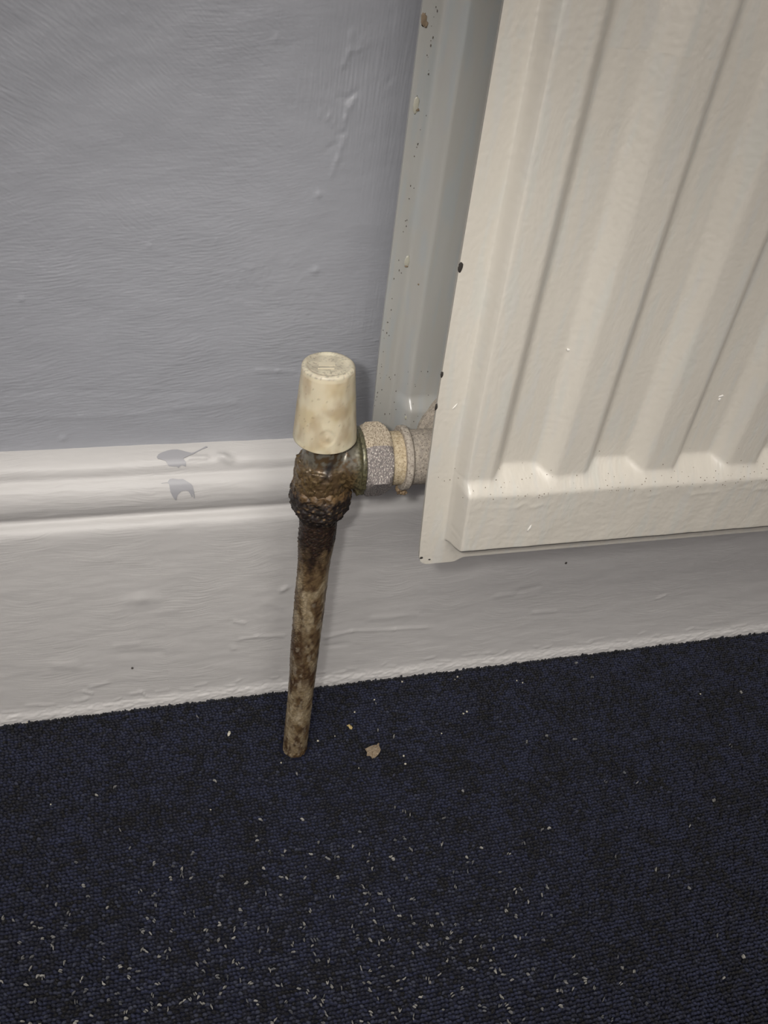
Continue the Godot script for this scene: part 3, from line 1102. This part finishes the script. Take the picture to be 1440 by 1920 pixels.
# settled grey dust with dark pits in it
func dust_material(base: Color, light: Color, pit: Color, seed_value: int) -> StandardMaterial3D:
	var w := 256
	var im := Image.create(w, w, false, Image.FORMAT_RGB8)
	var n1 := noise("dust%d" % seed_value, 0.055, 2, seed_value)
	var n2 := noise("dustp%d" % seed_value, 0.16, 2, seed_value + 1)
	for y in w:
		for x in w:
			var c := base.lerp(light, sm(-0.4, 0.5, n1.get_noise_2d(x, y)))
			c = c.lerp(pit, sm(0.34, 0.5, n2.get_noise_2d(x * 0.7, y)))
			im.set_pixel(x, y, c)
	var m := paint(Color.WHITE, 0.85, 0.3)
	m.albedo_texture = ImageTexture.create_from_image(im)
	m.uv1_triplanar = true
	m.uv1_scale = Vector3(28, 28, 28)
	return m

func rust_material(rough: float, metal: float, spec := 0.5) -> StandardMaterial3D:
	var m := paint(Color.WHITE, rough, spec)
	m.vertex_color_use_as_albedo = true
	m.metallic = metal
	return m

# ---------------------------------------------------------------- feed pipe
func build_pipe() -> void:
	var foot := PIPE_FOOT
	var head := PIPE_HEAD
	var axis := head - foot
	var len := axis.length()
	var crust := noise("crust", 0.35, 3, 101)
	var scale := noise("scale", 0.9, 2, 102)
	var stain := noise("stain", 0.12, 3, 103)
	var prof := []
	var n := 420
	for k in n + 1:
		var d := len * k / float(n)
		prof.append([d, 0.00735])
	var m := rust_material(0.42, 0.0, 0.5)
	var o := obj("pipe", lathe(foot, axis, prof, 72, "pipe"), m)
	tag(o, "rusty upright copper feed pipe with flaking paint between carpet and valve", "pipe")

# ---------------------------------------------------------------- lockshield valve
func build_valve() -> void:
	var valve := Node3D.new()
	valve.name = "radiator_valve"
	add_child(valve)
	tag(valve, "corroded lockshield valve with yellowed plastic cap on top of the rusty pipe", "valve")
	build_valve_body(valve)
	build_gland_nut(valve)
	build_union(valve)
	build_cap(valve)

func cap_sdf(p: Vector3, a: Vector3, b: Vector3, ra: float, rb: float) -> float:
	var ab := b - a
	var t := clampf((p - a).dot(ab) / ab.length_squared(), 0.0, 1.0)
	return p.distance_to(a + ab * t) - lerpf(ra, rb, t)

func smin(a: float, b: float, k: float) -> float:
	var h := clampf(0.5 + 0.5 * (b - a) / k, 0.0, 1.0)
	return lerpf(b, a, h) - k * h * (1.0 - h)

func body_sdf(p: Vector3) -> float:
	var c := Vector3(VALVE_X, VALVE_Y, PIPE_Z)
	var q := p - c
	# upright neck that the cap sits on
	var neck := maxf(Vector2(q.x, q.z).length() - 0.0098, absf(q.y - 0.006) - 0.014)
	# swelling over the gland nut
	var lower := maxf(Vector2(q.x + 0.0006, q.z).length() - (0.0122 - 0.10 * maxf(0.0, q.y + 0.004)), absf(q.y + 0.008) - 0.0085)
	# trumpet toward the radiator
	var flare := 0.0086 + 0.0052 * sm(0.004, 0.0155, q.x)
	var hub := maxf(Vector2(q.y, q.z).length() - flare, absf(q.x - 0.008) - 0.0088)
	var rim := maxf(Vector2(q.y, q.z).length() - 0.0158, absf(q.x - 0.0160) - 0.0010)
	var d := smin(smin(neck, lower, 0.003), hub, 0.0022)
	return smin(d, rim, 0.0015)

func build_valve_body(valve: Node) -> void:
	var crust := noise("crust", 0.35, 3, 101)
	var cell := 0.0006
	var lo := Vector3(VALVE_X - 0.0150, VALVE_Y - 0.0195, PIPE_Z - 0.0175)
	var nx := 61
	var ny := 68
	var nz := 60
	var val := PackedFloat32Array()
	val.resize(nx * ny * nz)
	for k in nz:
		for j in ny:
			for i in nx:
				var p := lo + Vector3(i, j, k) * cell
				var d := body_sdf(p)
				if absf(d) < 0.002:
					var low := 1.0 - sm(-0.004, 0.004, p.y - VALVE_Y + 0.25 * (p.x - VALVE_X))
					d -= low * (0.0003 + 0.0012 * crust.get_noise_3dv(p * 900.0))
				val[(k * ny + j) * nx + i] = d
	var pl := Pile.new()
	var at := {}
	var offs := [0, 1, nx, nx + 1, nx * ny, nx * ny + 1, nx * ny + nx, nx * ny + nx + 1]
	var vecs := [Vector3(0, 0, 0), Vector3(1, 0, 0), Vector3(0, 1, 0), Vector3(1, 1, 0), Vector3(0, 0, 1), Vector3(1, 0, 1), Vector3(0, 1, 1), Vector3(1, 1, 1)]
	var edges := [[0, 1], [2, 3], [4, 5], [6, 7], [0, 2], [1, 3], [4, 6], [5, 7], [0, 4], [1, 5], [2, 6], [3, 7]]
	for k in nz - 1:
		for j in ny - 1:
			for i in nx - 1:
				var b := (k * ny + j) * nx + i
				var neg := 0
				for o in offs:
					if val[b + o] < 0.0:
						neg += 1
				if neg == 0 or neg == 8:
					continue
				var sum := Vector3.ZERO
				var cnt := 0
				for e in edges:
					var va := val[b + offs[e[0]]]
					var vb := val[b + offs[e[1]]]
					if (va < 0.0) != (vb < 0.0):
						sum += (vecs[e[0]] as Vector3).lerp(vecs[e[1]], va / (va - vb))
						cnt += 1
				at[b] = pl.v.size()
				pl.v.append(lo + (Vector3(i, j, k) + sum / cnt) * cell)
				pl.n.append(Vector3.ZERO)
				pl.t.append(Vector2.ZERO)
				pl.c.append(Color.WHITE)
	var dirs := [1, nx, nx * ny]
	for b in at:
		for ax in 3:
			var u: int = dirs[(ax + 1) % 3]
			var w: int = dirs[(ax + 2) % 3]
			# edge from grid point b along axis ax, shared by four cells
			var v0 := val[b]
			var v1 := val[b + dirs[ax]]
			if (v0 < 0.0) == (v1 < 0.0):
				continue
			if not (at.has(b - u) and at.has(b - w) and at.has(b - u - w)):
				continue
			var q := [at[b], at[b - u], at[b - u - w], at[b - w]]
			if v0 < 0.0:
				pl.i.append_array(PackedInt32Array([q[0], q[2], q[1], q[0], q[3], q[2]]))
			else:
				pl.i.append_array(PackedInt32Array([q[0], q[1], q[2], q[0], q[2], q[3]]))
	for k in range(0, pl.i.size(), 3):
		var a := pl.i[k]
		var b := pl.i[k + 1]
		var c := pl.i[k + 2]
		var nn := (pl.v[c] - pl.v[a]).cross(pl.v[b] - pl.v[a])
		pl.n[a] += nn
		pl.n[b] += nn
		pl.n[c] += nn
	var stain := noise("stain", 0.12, 3, 103)
	for k in pl.v.size():
		pl.n[k] = pl.n[k].normalized()
		var p := pl.v[k]
		var X := p * 1000.0
		var s := stain.get_noise_3d(X.x * 2.0, X.y * 2.0, X.z * 2.0)
		var f := crust.get_noise_3d(X.x * 2.0, X.y * 2.0, X.z * 2.0)
		var q := p - Vector3(VALVE_X, VALVE_Y, PIPE_Z)
		var metal := lin(128, 124, 112).lerp(lin(92, 90, 84), sm(-0.3, 0.3, s))
		var tan_rust := lin(112, 94, 66).lerp(lin(74, 60, 42), sm(-0.25, 0.3, f))
		var green := lin(104, 102, 78).lerp(lin(68, 66, 50), sm(-0.2, 0.3, f))
		var low := 1.0 - sm(-0.002, 0.005, q.y + s * 0.006 - absf(q.x) * 0.10)
		var c := metal.lerp(tan_rust, low)
		# a smear of rust running down the middle of the neck, with a black streak beside it
		c = c.lerp(lin(96, 78, 56), sm(0.05, 0.35, s + 0.3 * bell(q.x - 0.001, 0.005)))
		c = c.lerp(lin(44, 46, 52), bell(q.x + 0.0005 - q.y * 0.3, 0.0022) * bell(q.y - 0.003, 0.005) * 0.85)
		c = c.lerp(green, sm(0.0110, 0.0148, q.x + f * 0.002) * 0.85)
		c = c.lerp(lin(46, 36, 30), 1.0 - sm(-0.015, -0.011, q.y + f * 0.003))
		pl.c[k] = c
	obj("body", pl.mesh(), rust_material(0.34, 0.35), valve).set_meta("label", "tarnished brass body streaked with rust")

# the nut that grips the pipe, swollen with black corrosion
func build_gland_nut(valve: Node) -> void:
	var crust := noise("crust", 0.35, 3, 101)
	var scale := noise("scale", 0.9, 2, 102)
	var prof := []
	for q in fine_profile([[0.0, 0.0070], [0.0004, 0.0092], [0.0035, 0.0116], [0.0072, 0.0137], [0.0110, 0.0141], [0.0170, 0.0139], [0.0205, 0.0128], [0.0222, 0.0112], [0.0225, 0.0070]], 0.0005):
		prof.append(q)
	obj("gland_nut", lathe(Vector3(VALVE_X - 0.0002, 0.1845, PIPE_Z), Vector3.UP, prof, 110, "gland"), rust_material(0.55, 0.0), valve).set_meta("label", "lumpy nut covered in black and brown corrosion")

func build_union(valve: Node) -> void:
	# six-sided union nut with dust on its upper flats and bright specks in its plating
	var R := 0.0176
	var turn := deg_to_rad(56.0)
	var x0 := 0.0918
	var x1 := 0.1047
	var seg := 120
	var w := 720
	var h := 160
	var im := Image.create(w, h, false, Image.FORMAT_RGB8)
	var n1 := noise("nut_a", 0.06, 2, 111)
	var n2 := noise("nut_b", 0.10, 2, 112)
	var n3 := noise("nut_c", 0.13, 1, 113)
	for y in h:
		for x in w:
			# u runs from the upper front edge over the top and round
			var f := x / float(w) * TAU
			var up := sin(f)
			var a := n1.get_noise_2d(x, y)
			var b := n2.get_noise_2d(x, y * 1.3)
			var s := n3.get_noise_2d(x, y)
			var plate := rgb8(112, 106, 104).lerp(rgb8(138, 130, 126), sm(-0.3, 0.4, a))
			plate = plate.lerp(rgb8(206, 200, 190), sm(0.42, 0.62, s))
			var dust := rgb8(184, 170, 150).lerp(rgb8(204, 192, 172), sm(-0.3, 0.4, a)).lerp(rgb8(104, 90, 74), sm(0.24, 0.44, b))
			var c := plate
			var flat := int(floor(fposmod(rad_to_deg(f - turn) + 60.0, 360.0) / 60.0))
			if flat == 1 or flat == 2:
				c = dust
			im.set_pixel(x, y, c)
	var nut_mat := paint(Color.WHITE, 0.55, 0.5)
	nut_mat.metallic = 0.15
	nut_mat.albedo_texture = ImageTexture.create_from_image(im)
	var p := PackedVector3Array()
	var uv := PackedVector2Array()
	# bevelled ends: corners cut by a cone
	var rows := [[0.0, 0.0], [0.0, 0.80], [0.0008, 0.875], [0.0022, 0.935], [0.0035, 1.0], [0.0068, 1.0], [0.0100, 1.0], [0.0113, 0.965], [0.0126, 0.915], [0.0136, 0.86], [0.0136, 0.0]]
	for r in rows:
		for k in seg + 1:
			var f := turn - PI / 3.0 + TAU * k / float(seg)
			var hexa := cos(PI / 6.0) / cos(fposmod(f - turn, PI / 3.0) - PI / 6.0)
			var rad := R * minf(hexa, r[1])
			p.append(Vector3(x0 + r[0] * 0.95, VALVE_Y + rad * sin(f), PIPE_Z + rad * cos(f)))
			uv.append(Vector2(f / TAU, r[0] / 0.0136))
	var pl := Pile.new()
	# flat faces: each quad keeps its own normal
	for b in rows.size() - 1:
		for k in seg:
			var q0 := b * (seg + 1) + k
			var q := [q0, q0 + seg + 1, q0 + seg + 2, q0 + 1]
			var nn := (p[q[2]] - p[q[0]]).cross(p[q[1]] - p[q[3]])
			if nn.length() < 1e-14:
				continue
			nn = nn.normalized()
			var mid := (p[q[0]] + p[q[2]]) / 2.0 - Vector3((x0 + x1) / 2.0, VALVE_Y, PIPE_Z)
			var rev := nn.dot(mid) < 0.0
			var base := pl.v.size()
			for e in q:
				pl.v.append(p[e])
				pl.n.append(-nn if rev else nn)
				pl.t.append(uv[e])
				pl.c.append(Color.WHITE)
			# clockwise from the front
			var geo := (p[q[1]] - p[q[0]]).cross(p[q[2]] - p[q[0]])
			if geo.dot(-nn if rev else nn) > 0.0:
				pl.i.append_array(PackedInt32Array([base, base + 2, base + 1, base, base + 3, base + 2]))
			else:
				pl.i.append_array(PackedInt32Array([base, base + 1, base + 2, base, base + 2, base + 3]))
	obj("union_nut", pl.mesh(), nut_mat, valve).set_meta("label", "grey plated hexagonal union nut with dust on its upper flats")

	var cream := dust_material(rgb8(176, 160, 132), rgb8(200, 186, 160), rgb8(112, 96, 74), 121)
	lathe_part("tail", valve, cream, Vector3(0, VALVE_Y, PIPE_Z), Vector3.RIGHT, [[0.1040, 0.0], [0.1040, 0.0118], [0.1060, 0.0122], [0.1066, 0.0127], [0.1118, 0.0127], [0.1118, 0.0]], 64).set_meta("label", "cream painted tail piece under dust")
	var dust := dust_material(rgb8(166, 157, 146), rgb8(190, 181, 168), rgb8(104, 94, 84), 131)
	lathe_part("collar", valve, dust, Vector3(0, VALVE_Y, PIPE_Z), Vector3.RIGHT, [[0.1112, 0.0], [0.1112, 0.0148], [0.1116, 0.0153], [0.1140, 0.0153], [0.1146, 0.0149], [0.1150, 0.0140], [0.1150, 0.0]], 72)
	# a crumb of old jointing hemp hanging under the tail
	var hemp := Pile.new()
	var c0 := on_z(748, 915, PIPE_Z + 0.004)
	blob_into(hemp, c0, Vector3(0.0017, 0.0024, 0.0018), 18, 12, 0.7, 1)
	blob_into(hemp, c0 + Vector3(0.0018, -0.0024, 0.0), Vector3(0.0018, 0.0014, 0.0015), 16, 10, 0.9, 2)
	blob_into(hemp, c0 + Vector3(0.0006, 0.0022, -0.0006), Vector3(0.0012, 0.0016, 0.0014), 14, 10, 0.6, 3)
	blob_into(hemp, c0 + Vector3(0.0033, -0.0034, -0.0006), Vector3(0.0013, 0.0009, 0.0010), 12, 8, 0.9, 4)
	var hm := dust_material(rgb8(140, 118, 92), rgb8(168, 148, 120), rgb8(78, 62, 48), 141)
	obj("jointing_hemp", hemp.mesh(), hm, valve).set_meta("label", "brown crumb of old jointing hemp")

func build_cap(valve: Node) -> void:
	var y0 := CAP_Y
	var hgt := CAP_H
	var rb := 0.0143
	var rt := 0.0113
	var lump := noise("cap_lump", 0.08, 2, 151)
	var fine := noise("cap_fine", 0.7, 2, 152)
	var smear := noise("cap_smear", 0.085, 3, 153)
	var face := atan2(EYE.z - PIPE_Z, EYE.x - VALVE_X)       # toward the camera, seen from above
	var prof := [[0.0, 0.0], [0.0, 0.0105], [0.0, rb - 0.0004], [0.0003, rb]]
	for k in 46:
		var d := 0.0006 + (hgt - 0.0016) * k / 45.0
		prof.append([d, lerpf(rb, rt, d / hgt)])
	for q in [[hgt - 0.0006, rt - 0.0002], [hgt - 0.0001, rt - 0.0007], [hgt, rt - 0.0013], [hgt - 0.0001, rt - 0.0019], [hgt - 0.0005, rt - 0.0024], [hgt - 0.0007, rt - 0.0030]]:
		prof.append(q)
	for k in 16:
		prof.append([hgt - 0.0007, maxf(0.0, (rt - 0.0034) * (1.0 - k / 15.0))])
	var m := rust_material(0.42, 0.0, 0.5)
	m.subsurf_scatter_enabled = true
	m.subsurf_scatter_strength = 0.08
	var holder := obj("cap", lathe(Vector3(0, 0, 0), Vector3.UP, prof, 120, "cap"), m, valve)
	holder.transform = Transform3D(Basis(Vector3.BACK, deg_to_rad(1.6)), Vector3(VALVE_X - 0.0003, y0, PIPE_Z))
	holder.set_meta("label", "yellowed cream plastic cap with dust on top")
	# the raised maker's bar moulded into the top
	var bar := Pile.new()
	bar.box(Vector3(-0.0042, 0.0, 0.0020), Vector3(0.0028, 0.0004, 0.0025))
	bar.box(Vector3(-0.0036, 0.0, -0.0030), Vector3(0.0034, 0.00025, -0.0002))
	var b := obj("moulded_bar", bar.mesh(), paint(rgb8(204, 196, 174), 0.6), holder)
	b.transform = Transform3D(Basis(Vector3.UP, -0.1), Vector3(-0.0006, hgt - 0.00075, 0.0004))

# ---------------------------------------------------------------- litter on the carpet
func flake(called: String, px: Array, mat: Material, lift: float, label: String, category: String, group := "") -> void:
	var mid := Vector2.ZERO
	for q in px:
		mid += Vector2(q[0], q[1]) / px.size()
	var c := on_floor(mid.x, mid.y, lift)
	var pl := Pile.new()
	var ring := []
	for k in px.size():
		var q := on_floor(px[k][0], px[k][1], lift) - c
		q.y = 0.0004 * sin(k * 2.3)
		ring.append(q)
	var th := Vector3(0, -0.0006, 0)
	var area := 0.0
	for k in ring.size():
		var a: Vector3 = ring[k]
		var b: Vector3 = ring[(k + 1) % ring.size()]
		area += a.z * b.x - a.x * b.z
	if area < 0.0:
		ring.reverse()
	for k in ring.size():
		var a: Vector3 = ring[k]
		var b: Vector3 = ring[(k + 1) % ring.size()]
		var top := Vector3(0, 0.0005, 0)
		pl.tri(top, a, b)
		pl.tri(top + th, b + th, a + th)
		pl.quad(a + th, b + th, b, a)
	var o := obj(called, pl.mesh(), mat)
	o.position = c
	tag(o, label, category, group)

func build_litter() -> void:
	var brown := dust_material(rgb8(128, 112, 92), rgb8(150, 138, 120), rgb8(84, 70, 56), 161)
	var straw := paint(rgb8(170, 150, 100), 0.7)
	var chalk := paint(rgb8(186, 182, 166), 0.7)
	flake("rust_flake", [[684.5, 1404], [693, 1400], [701, 1396], [708, 1397], [709, 1393], [711.5, 1393], [710.5, 1399], [714, 1405], [712.5, 1409], [710, 1414], [704, 1419], [698, 1421.5], [694, 1417], [687.5, 1415.5], [688.5, 1411], [686.5, 1407]], brown, 0.0022, "largest ragged brown flake lying on the navy carpet by the pipe", "flake")
	flake("straw_flake", [[650, 1360], [655, 1358.5], [659, 1360], [661, 1364], [660, 1367], [656, 1365.5], [653, 1362]], straw, 0.0020, "small straw yellow flake on the carpet between pipe and brown flake", "flake")
	flake("paint_crumb", [[426.5, 1376], [429, 1371], [432, 1370], [432.5, 1375], [430, 1379], [427, 1379]], chalk, 0.0019, "small off-white paint crumb on the carpet below the blistered baseboard", "crumb")
	var rng := RandomNumberGenerator.new()
	rng.seed = 171
	var spots := [[665, 1335], [754, 1278], [853, 1274], [858, 1269], [969, 1276], [980, 1280], [875, 1334], [869, 1338], [828, 1375], [628, 1380], [702, 1312], [757, 1417], [596, 1389], [527, 1430], [51, 1354], [95, 1508], [395, 1518], [1313, 1301], [760, 1432], [673, 1440]]
	var k := 0
	for s in spots:
		var r := 0.00035 + rng.randf() * 0.00035
		var c := on_floor(s[0], s[1], 0.0010)
		var o := obj("pale_crumb" if k == 0 else "pale_crumb_%03d" % k, blob(Vector3.ZERO, Vector3(r, r * 0.8, r), 9, 6, 0.6, k), chalk)
		o.position = c
		tag(o, "tiny pale crumb caught in the navy carpet pile", "crumb", "pale crumbs in the carpet pile")
		k += 1
